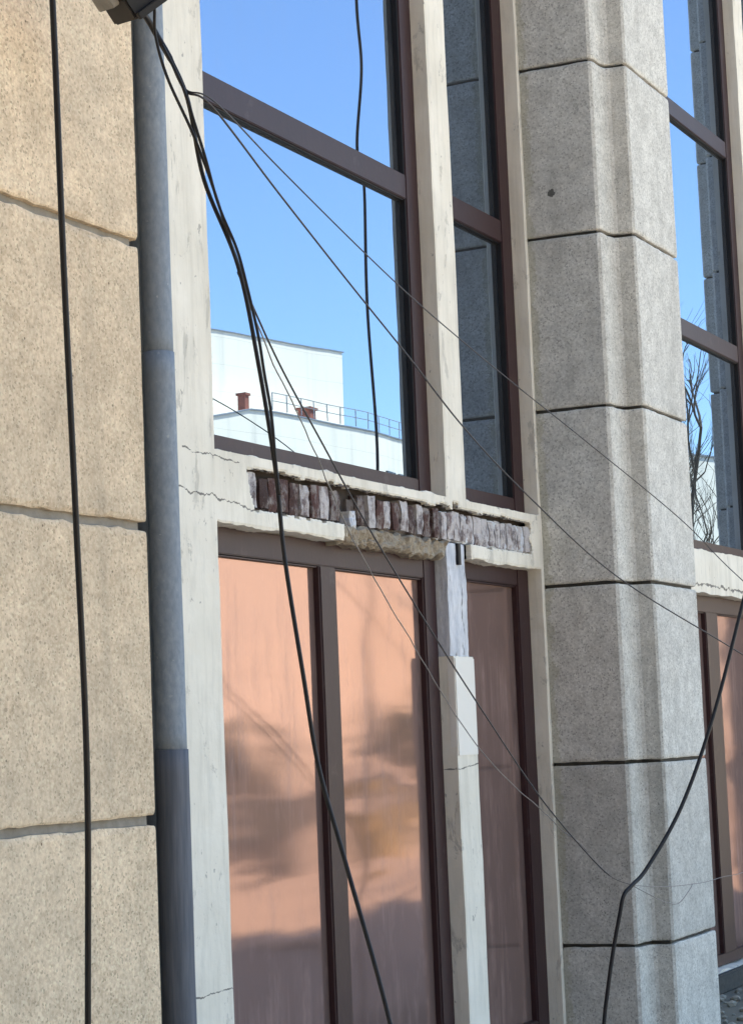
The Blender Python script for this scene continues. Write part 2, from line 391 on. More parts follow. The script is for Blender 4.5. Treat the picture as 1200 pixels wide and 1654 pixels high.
def skin(x0, x1, dx, zs, patch, off, parent):
    nx = int(round((x1-x0)/dx)); xs = [x0+(x1-x0)*i/nx for i in range(nx+1)]
    for a, b in OPEN:      # snap columns to opening edges
        for e in (a, b):
            i = min(range(len(xs)), key=lambda q: abs(xs[q]-e)); xs[i] = e
    st = [[0]*(len(zs)-1) for _ in range(nx)]
    for i in range(nx):
        for k in range(len(zs)-1):
            cx = (xs[i]+xs[i+1])/2; cz = (zs[k]+zs[k+1])/2
            st[i][k] = 1 if is_open(cx, cz) else (2 if patch and is_patch(cx, cz) else 0)
    v = []; idx = {}
    def V(i, k, d):
        key = (i, k, d)
        if key in idx: return idx[key]
        x, z = xs[i], zs[k]
        dxx = dzz = 0
        near = set(st[a][b] for a in (i-1, i) for b in (k-1, k) if 0 <= a < nx and 0 <= b < len(zs)-1)
        if 2 in near and 0 in near: dxx = fbm(x, z, 60, 2)*.005; dzz = fbm(x, z, 60, 8)*.005
        elif 1 in near and len(near) > 1:
            onz = any(abs(z-q) < 1e-4 for q in LO+UP); onx = any(abs(x-q) < 1e-4 for ab in OPEN for q in ab)
            if onz: dzz = fbm(x, z, 5, off)*.012+fbm(x, z, 25, off)*.004 - .002
            if onx: dxx = fbm(x, z, 3, 4)*.004+fbm(x, z, 18, 6)*.0025
        y = (YW+fbm(x, z, 2.2, off)*.003+fbm(x, z, 11, off+2)*.0008, YW+.030, 4.2)[d]
        if d == 0 and len(near) > 1: y += .004
        idx[key] = len(v); v.append((x+dxx+off, y, z+dzz)); return idx[key]
    f = []
    for i in range(nx):
        for k in range(len(zs)-1):
            if st[i][k]: continue
            f.append((V(i, k, 0), V(i+1, k, 0), V(i+1, k+1, 0), V(i, k+1, 0)))
            for di, dk, p, q in ((-1, 0, (i, k+1), (i, k)), (1, 0, (i+1, k), (i+1, k+1)), (0, -1, (i, k), (i+1, k)), (0, 1, (i+1, k+1), (i, k+1))):
                a, b = i+di, k+dk
                if 0 <= a < nx and 0 <= b < len(zs)-1 and st[a][b]:
                    d = 1 if st[a][b] == 2 else 2
                    f.append((V(*p, 0), V(*p, d), V(*q, d), V(*q, 0)))
    return link('plaster_skin', mesh('plaster_skin', v, f, False), M['plaster'], parent)
def zlist(fine):
    zs = [Z0]; z = Z0
    cuts = sorted(LO+UP+((1.872,) if fine else ()))
    while z < WALL_H-1e-6:
        st = .0085 if fine and 2.24 <= z < 2.64 else (.02 if fine and 1.8 < z < 2.24 else .07)
        nzv = min(z+st, WALL_H)
        for c in cuts:
            if z < c-1e-6 and nzv > c-.3*st: nzv = c if nzv < c+st else nzv; break
        z = nzv; zs.append(z)
    return zs
MB().box(5.862, 6.515, YW+.02, 4.31, Z0, WALL_H).build('recess_shade_wall', M['dark_mortar'], B)  # dark colour stands in for the shade in the gap beside the pipe
skin(6.52, 10.298, .01, zlist(True), True, 0.0, B)
skin(5.93, 10.298, .03, zlist(False), False, PER, B)
# masonry that shows where plaster has fallen
def rough_box(name, x0, x1, y0, y1, z0, z1, st, amp, m, parent, seed, sc=12):
    nx = max(2, int((x1-x0)/st)); nzv = max(2, int((z1-z0)/st)); v = []; f = []
    ny = 3
    # front sheet wrapped to both sides, top and bottom: grid in (u,v)
    def pos(i, k):
        x = x0+(x1-x0)*i/nx; z = z0+(z1-z0)*k/nzv
        return x, z
    for k in range(-1, nzv+2):
        for i in range(-1, nx+2):
            x, z = pos(min(max(i, 0), nx), min(max(k, 0), nzv)); d = 0
            if i < 0 or i > nx or k < 0 or k > nzv: y = y1
            else:
                y = y0 - amp*(nz((x, 0, z), sc, seed)+.5*nz((x, 0, z), sc*3, seed+3))
                e = min(i, nx-i, k, nzv-k)
                if e == 0: y += amp*.6
            jx = nz((x, 1, z), sc*1.5, seed)*amp*.7; jz = nz((x, 4, z), sc*1.5, seed)*amp*.7
            v.append((x+jx, y, z+jz))
    W = nx+3
    for k in range(nzv+2):
        for i in range(W-1):
            a = k*W+i; f.append((a, a+1, a+1+W, a+W))
    return link(name, mesh(name, v, f), m, parent)
lint = bpy.data.objects.new('lintel', None); COL.objects.link(lint); lint.parent = B
lint['label'] = 'lintel band with its plaster fallen off and upright bricks laid bare'
MB().box(6.90, 10.29, 4.015, 4.19, 2.36, 2.585).build('lintel_core', M['core_shade'], lint)
rough_box('bare_concrete', 8.0, 9.10, 3.962, 4.19, 2.322, 2.402, .009, .030, M['concrete'], lint, 4, 15)
rough_box('column_core', 9.112, 9.328, 3.968, 4.19, 1.86, 2.40, .012, .004, M['whitewash'], lint, 9, 12)
MB().box(9.222, 9.25, 3.955, 3.975, 2.30, 2.40).build('crack_gap', M['cable'], lint)
c1 = MB().box(9.104, 9.332, YW-.003, 3.99, 1.415, 1.868)
o = c1.build('plaster_repair', M['fresh'], B, .005); o['label'] = 'fresh white plaster repair on the column'
random.seed(5)
x = 7.235; k = 0
while x < 10.11:
    wd = .066+random.uniform(-.008, .010)
    if not (8.04 < x+wd/2 < 8.15):
        washed = x > 9.02 or x < 7.29 or (random.random() < .2 and x > 7.5)
        y0 = 3.958+random.uniform(-.006, .010) + (.004 if x > 9 else 0)
        z0 = 2.413+random.uniform(-.004, .006); z1 = 2.543+random.uniform(-.012, .008)
        v = []; f = []
        NX, NZ = 3, 5
        for kk in range(NZ+1):
            for ii in range(NX+1):
                xx = x+wd*ii/NX; zz = z0+(z1-z0)*kk/NZ
                ed = (ii in (0, NX))+(kk in (0, NZ))
                yy = y0+ed*.004-.009*nz((xx, 0, zz), 22, k*1.3)
                v.append((xx+random.uniform(-.002, .002)*(1+ed), yy, zz+random.uniform(-.003, .003)))
        W = NX+1
        for kk in range(NZ):
            for ii in range(NX): a = kk*W+ii; f.append((a, a+1, a+1+W, a+W))
        nb = len(v); cs = (0, NX, (NZ+1)*W-1, NZ*W)
        for c in cs: v.append((v[c][0], 4.06, v[c][2]))
        bl, br, tr, tl = nb, nb+1, nb+2, nb+3
        bot = list(range(0, NX+1)); top = list(range(NZ*W, NZ*W+NX+1)); lef = [kk*W for kk in range(NZ+1)]; rig = [kk*W+NX for kk in range(NZ+1)]
        f.append(tuple(bot[::-1]+[bl, br])); f.append(tuple(top+[tr, tl])); f.append(tuple(lef+[tl, bl])); f.append(tuple(rig[::-1]+[br, tr]))
        link('brick', mesh('brick', v, f), M['brick_washed'] if washed else M['brick'], lint)
        # mortar fin between this brick and the next
    x += wd+(.017 if x < 9 else .010)+random.uniform(0, .007); k += 1
rough_box('mortar_bed', 7.26, 8.03, 3.992, 4.05, 2.402, 2.52, .012, .008, M['old_mortar'], lint, 21, 20)
rough_box('mortar_bed', 8.15, 8.99, 3.992, 4.05, 2.402, 2.52, .012, .008, M['old_mortar'], lint, 22, 20)
rough_box('mortar_bed', 8.99, 10.14, 3.974, 4.05, 2.408, 2.540, .010, .010, M['whitewash'], lint, 25, 22)
rough_box('mortar_lump', 8.115, 8.165, 3.962, 4.05, 2.396, 2.465, .01, .012, M['whitewash'], lint, 27, 26)
random.seed(12)
mc = MB()          # chips of plaster still hanging on the rim, darkened as shadow outline
for i in range(60):
    u = random.uniform(7.22, 10.1); zz = 2.560+random.uniform(-.006, .006); s = random.uniform(.004, .012)
    if 9.15 < u < 9.3: s *= 1.6; zz += .015
    yv = 3.948+random.uniform(-.006, .004)
    pts = [(u+random.uniform(-1, 1)*s*1.8, yv+random.uniform(0, .014), zz+random.uniform(-1, 1)*s*.55) for _ in range(7)]
    b = bmesh.new()
    for p in pts: b.verts.new(p)
    bmesh.ops.convex_hull(b, input=b.verts[:]); b.verts.index_update(); b.verts.ensure_lookup_table()
    mc.add([tuple(q.co) for q in b.verts], [tuple(q.index for q in fc.verts) for fc in b.faces]); b.free()
o = mc.build('plaster_crumbs', M['old_mortar'], lint); o['kind'] = 'stuff'

# --- windows: each a part, its rails, stiles and panes sub-parts
def window(x0, x1, z0, z1, kind, off, label, trans=(), mull=None, sl=.10, sr=.085, rail=.075, head=.09, mh=.072):
    wd = bpy.data.objects.new('window', None); COL.objects.link(wd); wd.parent = B; wd['label'] = label
    a, b = x0+off-.004, x1+off+.004; yf, yb = 4.028, 4.10
    def bar(nm, *bx): return MB().box(*bx).build(nm, M['frame'], wd, .004)
    bar('stile', a, a+sl, yf, yb, z0+.002, z1-.002)
    bar('stile', b-sr, b, yf, yb, z0+.002, z1-.002)
    bar('rail', a+sl+.001, b-sr-.001, yf+.002, yb, z0+.002, z0+rail)
    bar('rail', a+sl+.001, b-sr-.001, yf+.002, yb, z1-head, z1-.002)
    for q in trans: bar('transom', a+sl+.001, b-sr-.001, yf+.0015, yb, q-.058, q+.058)
    if mull: bar('mullion', mull+off-mh, mull+off+mh, yf+.001, yb, z0+rail+.001, z1-head-.001)
    xs = [(a+sl-.01, b-sr+.01)] if not mull else [(a+sl-.01, mull+off-mh+.012), (mull+off+mh-.012, b-sr+.01)]
    cz = [z0+rail-.01]+[q for q in trans]+[z1-head+.01]
    for xa, xb in xs:
        for i in range(len(cz)-1):
            za, zb = cz[i]+(.05 if i else 0), cz[i+1]-(.05 if i < len(cz)-2 else 0)
            tl = random.uniform(-.0004, .0004)
            me = mesh('glass_pane', [(xa, 4.060, za), (xb, 4.060+tl, za), (xb, 4.060+tl, zb), (xa, 4.060, zb), (xa, 4.066, za), (xb, 4.066, za), (xb, 4.066, zb), (xa, 4.066, zb)],
                      [(0, 1, 2, 3), (5, 4, 7, 6), (0, 4, 5, 1), (3, 2, 6, 7), (0, 3, 7, 4), (1, 5, 6, 2)])
            link('glass_pane', me, M['glass' if kind == 'up' else 'copper'], wd)
    # putty bead
    bd = MB()
    for xa, xb in xs:
        for i in range(len(cz)-1):
            za, zb = cz[i]+(.058 if i else .012), cz[i+1]-(.058 if i < len(cz)-2 else .012)
            bd.box(xb-.019, xb-.011, 4.034, 4.059, za, zb)
            bd.box(xa+.012, xb-.017, 4.040, 4.059, zb-.006, zb-.001)
    bd.build('glazing_bead', M['cable'] if kind == 'up' else M['frame'], wd)
    return wd
T = (4.052, 5.50, 6.95)
random.seed(3)
window(*OPEN[0], *UP, 'up', 0, 'large upper window of sky-blue mirrored glass', T, None, .12, .135, .075)
window(*OPEN[1], *UP, 'up', 0, 'narrow upper window mirroring the grey pilaster', (4.072, 5.50, 6.95), None, .10, .135, .085)
window(*OPEN[0], *LO, 'lo', 0, 'wide copper-tinted lower window under the bare bricks', (), 8.014, .12, .128, .08, .105)
window(*OPEN[1], *LO, 'lo', 0, 'narrow dark copper lower window', (), None, .10, .148, .08, .085)
window(*OPEN[0], *UP, 'up', PER, 'upper mirrored window beyond the grey pilaster', T, None, .12, .135, .075)
window(*OPEN[1], *UP, 'up', PER, 'upper mirrored window at the far end', T, None, .10, .135, .085)
window(*OPEN[0], *LO, 'lo', PER, 'copper-tinted lower window beyond the grey pilaster', (), 7.985, .12, .128, .07, .105, .125)
window(*OPEN[1], *LO, 'lo', PER, 'copper-tinted lower window at the far end', (), None, .10, .148, .08, .085)
# dark base course under the far window
MB().box(11.40, 15.76, 3.90, 3.944, -.1, .016).build('base_course', M['dark_mortar'], B, .01)

# ------------------------------------------------------------ drainpipe
dp = thing('drainpipe', 'weathered blue-grey galvanised drainpipe in the corner beside the beige pilaster', 'drainpipe', None, (6.448, 3.872, -.1))
def pipe_sec(z0, z1, r0, r1, m, seed):
    pts = []; n = max(6, int((z1-z0)/.08))
    seg = 28; v = []; f = []
    for i in range(n+1):
        z = z0+(z1-z0)*i/n; r = r0+(r1-r0)*i/n
        for k in range(seg):
            a = 2*math.pi*k/seg; rr = r+.0012*nz((math.cos(a), math.sin(a), z*2), 2, seed)
            v.append((math.cos(a)*rr+.004*nz((0, 0, z), .8, 2), math.sin(a)*rr, z+.1))
    for i in range(n):
        for k in range(seg):
            a = i*seg+k; b = i*seg+(k+1) % seg; f.append((a, b, b+seg, a+seg))
    f.append(tuple(range(seg))[::-1]); f.append(tuple(n*seg+k for k in range(seg)))
    return link('pipe_section', mesh('pipe_section', v, f, True), m, dp)
pipe_sec(-.05, 1.50, .0575, .059, M['galv_dull'], 1)
pipe_sec(1.475, 2.885, .0545, .0565, M['galv'], 2)
pipe_sec(2.86, 5.2, .0525, .055, M['galv'], 3)
pipe_sec(5.18, 8.95, .052, .0545, M['galv'], 4)
for z in (5.6,):
    v, f = tube([Vector((math.cos(a)*.060, math.sin(a)*.060, z)) for a in [i*math.pi/12 for i in range(25)]], .004, 6)
    link('clamp', mesh('clamp', v, f, True), M['galv_dull'], dp)

# ------------------------------------------------------------ black box on the corner, cables gather at it
bxT = thing('junction_box', 'black metal box fixed high on the beige pilaster where the cables gather', 'box', None, (5.2, 3.15, 3.615))
e1 = Vector((.08, -.36, 0)); e1.normalize()
Mr = Matrix.Rotation(R(-28), 4, Fv) @ Matrix.Rotation(R(-38), 4, 'Z') @ Matrix.Rotation(R(24), 4, 'X') @ Matrix.Rotation(R(-14), 4, 'Y')
def rb(name, bx, m, bev=.003):
    o = MB().box(*bx).build(name, m, bxT, bev); o.data.transform(Mr); return o
rb('housing', (-.055, .055, -.075, .075, .0, .20), M['cable'], .006)
rb('side_plate', (-.085, -.058, -.05, .05, .06, .22), M['mortar'], .003)
rb('lip', (-.05, .075, -.095, -.077, -.004, .016), M['cable'], .002)
v, f = tube([Vector((0, .02, .2)), Vector((0, .2, .24)), Vector((-.02, .345, .26))], .014, 8); link('wall_bracket', mesh('wall_bracket', v, f, True), M['cable'], bxT)

# ------------------------------------------------------------ cables
def cable(name, pts, r, m, label, cat='cable', group=None, n=10, jit=0.0, seed=0):
    P = spline(pts, n)
    if jit:
        P = [p+Vector((nz(p, 6, seed), nz(p, 6, seed+4), nz(p, 6, seed+8)))*jit for p in P]
    v, f = tube(P, r, 8); o = link(name, mesh(name, v, f, True), m); tag(o, label, cat, group); return o
def P_(l): return l
G1 = 'cables strung across the facade'
cable('cable', [(3.30, 2.24, 4.6), (3.37, 2.255, 3.7), (3.421, 2.268, 2.96), (3.470, 2.291, 2.447), (3.521, 2.312, 1.955), (3.571, 2.335, 1.468), (3.605, 2.371, .975), (3.62, 2.40, .4), (3.63, 2.42, -.08)],
      lambda t: .0063, M['cable'], 'straight black cable hanging nearest the camera in front of the beige stone', group=G1)
K = (9.68, 3.354, .786)
cable('cable', [(5.269, 3.120, 3.539), (5.306, 3.076, 3.411), (5.335, 3.036, 3.228), (5.370, 3.004, 3.056), (5.382, 2.950, 2.886), (5.391, 2.900, 2.637), (5.381, 2.862, 2.399), (5.377, 2.849, 2.203)], .0045, M['cable'], 'second black strand lying loosely along the thick cable from the box', group=G1, jit=.006, seed=6)
cable('cable', [(5.19, 3.14, 3.62), (5.274, 3.147, 3.582), (5.327, 3.08, 3.399), (5.37, 3.053, 3.146), (5.432, 2.984, 2.891), (5.437, 2.931, 2.593), (5.438, 2.889, 2.283), (5.424, 2.863, 2.031), (5.384, 2.797, 1.693), (5.378, 2.756, 1.434), (5.342, 2.664, 1.163), (5.243, 2.505, .758), (5.10, 2.35, .3), (5.0, 2.2, -.09)],
      lambda t: .0090 if t < .12 else .0064, M['cable'], 'thick black cable sagging down across the copper windows from the box', group=G1)
cable('cable', [(5.20, 3.10, 3.62), (5.235, 3.12, 3.55), (5.26, 3.10, 3.43), (5.33, 3.06, 3.27), (5.375, 3.02, 3.10), (5.432, 2.984, 2.885)], .0045, M['cable'],
      'short black cable looping from the box back onto the thick cable', group=G1)
cable('wire', [(5.432, 2.986, 2.873), (6.029, 3.178, 2.714), (6.596, 3.32, 2.529), (7.188, 3.428, 2.268), (7.865, 3.497, 1.912), (8.499, 3.539, 1.564), (9.037, 3.542, 1.231), (9.424, 3.494, .975), (9.585, 3.424, .836), K],
      lambda t: .0032 if t < .88 else .0013, M['wire'], 'upper dark wire of the pair running down to the kink at the grey pilaster', group=G1)
cable('wire', [(5.44, 2.98, 2.846), (5.834, 3.117, 2.728), (6.444, 3.29, 2.521), (7.07, 3.448, 2.239), (7.732, 3.545, 1.899), (8.423, 3.595, 1.502), (8.846, 3.581, 1.28), (9.1, 3.565, 1.175), (9.273, 3.552, 1.082), (9.39, 3.51, 1.011), (9.46, 3.485, .955)],
      .0022, M['palewire'], 'lower thin pale wire of the pair, ending wrapped on the dark wire', group=G1, jit=.006, seed=3)
cable('wire', [(5.30, 3.115, 3.50), (5.327, 3.08, 3.405), (5.42, 3.045, 3.375), (6.06, 3.17, 3.27), (6.78, 3.29, 3.13), (7.46, 3.37, 2.96), (8.02, 3.39, 2.75), (8.69, 3.39, 2.53), (9.72, 3.35, 2.22), (10.94, 3.14, 1.88), (12.6, 2.9, 1.45), (15.9, 3.38, 1.0)],
      .0034, M['wire'], 'dark wire sagging across the window to the middle of the grey pilaster', group=G1)
cable('wire', [(5.30, 3.115, 3.50), (5.327, 3.08, 3.41), (5.41, 3.03, 3.385), (6.05, 3.16, 3.35), (6.92, 3.28, 3.25), (7.61, 3.35, 3.16), (8.52, 3.39, 3.02), (9.38, 3.35, 2.83), (10.29, 3.21, 2.53), (10.90, 3.11, 2.27), (12.4, 2.95, 1.8), (15.9, 3.38, 1.5)],
      .0026, M['wire'], 'uppermost thin wire slanting over the mirrored window and high across the grey pilaster', group=G1)
cable('cable', [(11.77, 2.577, 6.87), (11.748, 2.565, 6.067), (11.706, 2.599, 5.615), (11.643, 2.578, 5.116), (11.592, 2.637, 4.845), (11.477, 2.679, 4.096), (11.13, 2.867, 3.076), (10.618, 3.02, 2.098), (10.34, 3.124, 1.536), (10.08, 3.223, 1.126), (9.82, 3.32, .86), K, (9.620, 3.375, 0.745), (9.589, 3.391, 0.652), (9.551, 3.416, 0.501), (9.506, 3.437, 0.325), (9.472, 3.451, 0.179), (9.399, 3.461, -0.102), (9.317, 3.463, -0.359)],
      lambda t: .0095, M['cable'], 'thick black cable curving down the grey pilaster with a kink near its foot', group=G1)
cable('wire', [K, (9.95, 3.31, .758), (10.3, 3.27, .742), (10.66, 3.233, .746), (11.6, 3.2, .80), (15.9, 3.38, 1.2)], .0015, M['palewire'], 'faint thin wire leaving the kink to the right across the pilaster', group=G1)
cable('wire', [K, (9.85, 3.33, .73), (10.02, 3.31, .68), (10.192, 3.302, .659), (10.35, 3.30, .70), (10.5, 3.32, .73)], .002, M['palewire'], 'short frayed wire end drooping just right of the kink', group=G1)

# ------------------------------------------------------------ across the street (seen in the mirrored glass)
t = NT('white_render'); P = t.obj(); c = t.mix(t.noise(P, .4, 4), (.92, .83, .72), (.85, .77, .66)); zz = t.sep(P)[2]; c = t.mix(t.math('LESS_THAN', t.math('FRACT', t.math('DIVIDE', zz, 1.35)), .02), c, (.70, .64, .55)); c = t.mix(t.ramp(t.noise(t.obj((1, 1, .08)), 1.2, 4), [(.55, 0.0), (.8, .5)]), c, (.5, .47, .42))
M['white'] = t.end(t.pr(c, .85, 0.0, None, .2))
t = NT('chimney_brick'); P = t.obj()
c = t.mix(t.noise(P, 3, 4), (.33, .10, .07), (.24, .07, .05)); M['chim'] = t.end(t.pr(c, .9))
t = NT('window_dark'); M['dark'] = t.end(t.pr(t.mix(t.noise(t.obj(), .5, 2), (.03, .035, .04), (.07, .08, .09)), .15))
t = NT('grey_metal'); M['metal'] = t.end(t.pr(t.mix(t.noise(t.obj(), 5, 2), (.22, .23, .25), (.32, .33, .35)), .5, .5))
def prism(pts, z0, z1):
    n = len(pts); v = [(x, y, z0) for x, y in pts]+[(x, y, z1) for x, y in pts]
    f = [(i, (i+1) % n, (i+1) % n+n, i+n) for i in range(n)]+[tuple(range(n))[::-1], tuple(range(n, 2*n))]
    return v, f
hb = thing('white_building', 'long low white building with a curved front and two red chimneys, mirrored in the glass', 'building', None, (95, -45, -.1))
front = [(80, -62), (83, -41.4), (85.5, -41.0), (88.9, -40.4), (90.6, -39.95), (94.5, -39.55), (99.6, -39.1), (105.3, -39.3), (113, -40.6), (124, -44), (130, -62)]
ftop = [16.2, 16.2, 16.55, 17.3, 17.3, 17.3, 17.3, 17.3, 17.3, 17.3, 17.3]
def wpart(name, v, f, m, parent, off):
    o = link(name, mesh(name, [(a-off[0], b-off[1], c-off[2]) for a, b, c in v], f), m, parent); return o
off = (95, -45, -.1)
v, f = prism(front, -.1, 17.3); n_ = len(front); v = v[:n_]+[(p[0], p[1], z) for p, z in zip(v[n_:], ftop)]
wpart('wall', v, f, M['white'], hb, off)
ins = [(x+(108-x)*.0, y) for x, y in front]
cp = MB()
for (p, zp), (q, zq) in zip(list(zip(front, ftop))[1:-2], list(zip(front, ftop))[2:-1]):
    cp.add([(p[0], p[1]+.08, zp+.003), (q[0], q[1]+.08, zq+.003), (q[0], q[1]+.08, zq+.07), (p[0], p[1]+.08, zp+.07), (p[0], p[1]-.4, zp+.003), (q[0], q[1]-.4, zq+.003), (q[0], q[1]-.4, zq+.07), (p[0], p[1]-.4, zp+.07)],
           [(3, 2, 1, 0), (4, 5, 6, 7), (0, 1, 5, 4), (2, 3, 7, 6)])
wpart('roof_edge', cp.v, cp.f, M['metal'], hb, off)
def chimney(x, y, h, w_):
    m = MB().box(x-w_/2, x+w_/2, y-w_/2, y+w_/2, 17.5, 17.5+h).box(x-w_*.65, x+w_*.65, y-w_*.65, y+w_*.65, 17.5+h+.002, 17.5+h+.12)
    wpart('chimney', m.v, m.f, M['chim'], hb, off)
chimney(89.9, -41.3, .70, .42); chimney(95.2, -40.6, .55, .72)
rl = MB()
def rail_pts(a, b, n):
    for z in (17.95, 18.35):
        vv, ff = tube([Vector((a[0], a[1], z)), Vector((b[0], b[1], z))], .022, 5); rl.add([tuple(q) for q in vv], ff)
    for i in range(n):
        q = Vector(a).lerp(Vector(b), i/n); rl.box(q.x-.02, q.x+.02, q.y-.02, q.y+.02, 17.5, 18.35)
for a, b, n in (((90.8, -40.2), (94.5, -39.8), 3), ((94.5, -39.8), (99.6, -39.35), 4), ((99.6, -39.35), (105.3, -39.55), 4), ((105.3, -39.55), (113, -40.8), 5)): rail_pts(a, b, n)
wpart('roof_railing', rl.v, rl.f, M['metal'], hb, off)
def facade_windows(a, b, n, zs, w_, h_, par, off):
    a = Vector(a); b = Vector(b); d = (b-a).normalized(); nr = Vector((d.y, -d.x)) 
    if nr.y < 0 and nr.x > 0: nr = -nr
    for i in range(n):
        c = a.lerp(b, (i+.5)/n)
        for z in zs:
            v = []
            for s, zz in ((-1, z), (1, z), (1, z+h_), (-1, z+h_)):
                q = c+d*s*w_/2
                v.append((q.x+nr.x*.03, q.y+nr.y*.03, zz))
            for s, zz in ((-1, z), (1, z), (1, z+h_), (-1, z+h_)):
                q = c+d*s*w_/2; v.append((q.x-nr.x*.1, q.y-nr.y*.1, zz))
            wpart('window', v, [(0, 1, 2, 3), (7, 6, 5, 4), (0, 4, 5, 1), (1, 5, 6, 2), (2, 6, 7, 3), (3, 7, 4, 0)], M['dark'], par, off)
facade_windows((90.6, -39.95), (105.3, -39.3), 5, (1.0, 4.6, 8.3), 1.4, 1.7, hb, off)
facade_windows((105.3, -39.3), (113, -40.6), 3, (1.0, 4.6, 8.3, 12.3), 1.4, 1.6, hb, off)
facade_windows((100.8, -39.12), (104.4, -39.25), 2, (15.1,), 1.3, .35, hb, off)
tw = thing('tower_block', 'plain white blind-walled block rising behind the low building, mirrored in the glass', 'building', None, (95, -48, -.1))
off2 = (95, -48, -.1)
v, f = prism([(88.5, -44.3), (100.98, -41.33), (103.4, -51), (91, -54)], -.1, 21.9); wpart('wall', v, f, M['white'], tw, off2)
v, f = prism([(88.4, -44.25), (101.06, -41.25), (103.5, -51.1), (90.9, -54.1)], 21.902, 21.96); wpart('roof_edge', v, f, M['metal'], tw, off2)
pb = thing('apartment_block', 'tall pale block behind the bare tree, mirrored in the right-hand window', 'building', None, (110, -30, -.1))
off3 = (110, -30, -.1)
v, f = prism([(98, -27.5), (101, -31), (128, -30), (125, -19)], -.1, 15.5); wpart('wall', v, f, M['white'], pb, off3)
v, f = prism([(97.9, -27.4), (100.9, -31.1), (128.1, -30.1), (125.1, -18.9)], 15.502, 15.6); wpart('roof', v, f, M['metal'], pb, off3)
facade_windows((98, -27.5), (125, -19), 8, (1.2, 4.8, 8.4, 11.8), 1.3, 1.5, pb, off3)

# trees
t = NT('bark'); M['bark'] = t.end(t.pr(t.mix(t.noise(t.obj((1, 1, .3)), 14, 4), (.06, .05, .042), (.14, .12, .10)), .95, 0.0, t.bump(t.noise(t.obj((1, 1, .3)), 30, 4), 1, .01), .1))
t = NT('leaves'); M['leaf'] = t.end(t.pr(t.mix(t.noise(t.obj(), 5, 3), (.02, .04, .015), (.06, .09, .03)), .7))
def bare_tree(x, y, h, label, seed):
    random.seed(seed)
    T_ = thing('bare_tree', label, 'tree', None, (x, y, -.1))
    tr = MB(); br = MB()
    def grow(p, d, L, r, depth):
        n = 4; pts = [p.copy()]; q = p.copy(); dd = d.copy()
        for i in range(n):
            dd = (dd+Vector((random.uniform(-1, 1), random.uniform(-1, 1), random.uniform(-.4, .9)))*.22).normalized()
            q = q+dd*L/n; pts.append(q.copy())
        vv, ff = tube(pts, lambda t_: r*(1-.45*t_), 6 if depth < 2 else 4, False)
        (tr if depth == 0 else br).add([tuple(a) for a in vv], ff)
        if depth >= 6: return
        for i in range(random.choice((2, 3, 3)) if depth else 12):
            k = random.randint(1, n)
            a = random.uniform(0, 6.28); s = random.uniform(.5, 1.0)
            nd = (dd+Vector((math.cos(a), math.sin(a)*.7, random.uniform(-.1, .4)))*s).normalized()
            grow(pts[k], nd, L*(random.uniform(.42, .62) if depth == 0 else random.uniform(.55, .8)), r*.55, depth+1)
    grow(Vector((0, 0, 0)), Vector((.05, 0, 1)), h*.42, .095, 0)
    tr.build('trunk', M['bark'], T_, 0, True); br.build('branches', M['bark'], T_, 0, True)
bare_tree(24.4, .95, 8.6, 'leafless tree with twisting black branches, mirrored in the right-hand window', 4)
def bush(x, y, w_, h, label, seed, name='evergreen_shrub', n=2600):
    random.seed(seed); T_ = thing(name, label, 'shrub', 'dark shrubs across the square', (x, y, -.1)); lf = MB()
    cl = [(random.uniform(-1, 1)*w_*.7, random.uniform(-1, 1)*w_*.7, random.uniform(.25, .85)*h, random.uniform(.25, .5)*w_) for _ in range(16)]
    for i in range(n):
        c = random.choice(cl); u = Vector((random.gauss(0, 1), random.gauss(0, 1), random.gauss(0, 1))).normalized()*c[3]*random.uniform(.6, 1.05)
        p = Vector(c[:3])+u; p.z = max(.05, p.z); a = Vector((random.uniform(-1, 1), random.uniform(-1, 1), random.uniform(-1, 1))).normalized()*.12; b_ = a.cross(u).normalized()*.08
        k = len(lf.v); lf.v += [tuple(p-a), tuple(p+b_), tuple(p+a), tuple(p-b_)]; lf.f.append((k, k+1, k+2, k+3))
    lf.build('foliage', M['leaf'], T_); v, f = tube([Vector((0, 0, 0)), Vector((.05, 0, h*.3)), Vector((0, .05, h*.6))], .06, 6); link('stem', mesh('stem', v, f, True), M['bark'], T_)
bush(41, -15.5, 1.2, 2.2, 'wide dark evergreen shrub on the left of the square, mirrored in the copper window', 1)
bush(44, -12.4, 1.0, 3.0, 'tall dark evergreen shrub in the middle of the square, mirrored in the copper window', 2)
bush(46, -10.5, 1.0, 2.0, 'round dark evergreen shrub on the right of the square, mirrored in the copper window', 3)

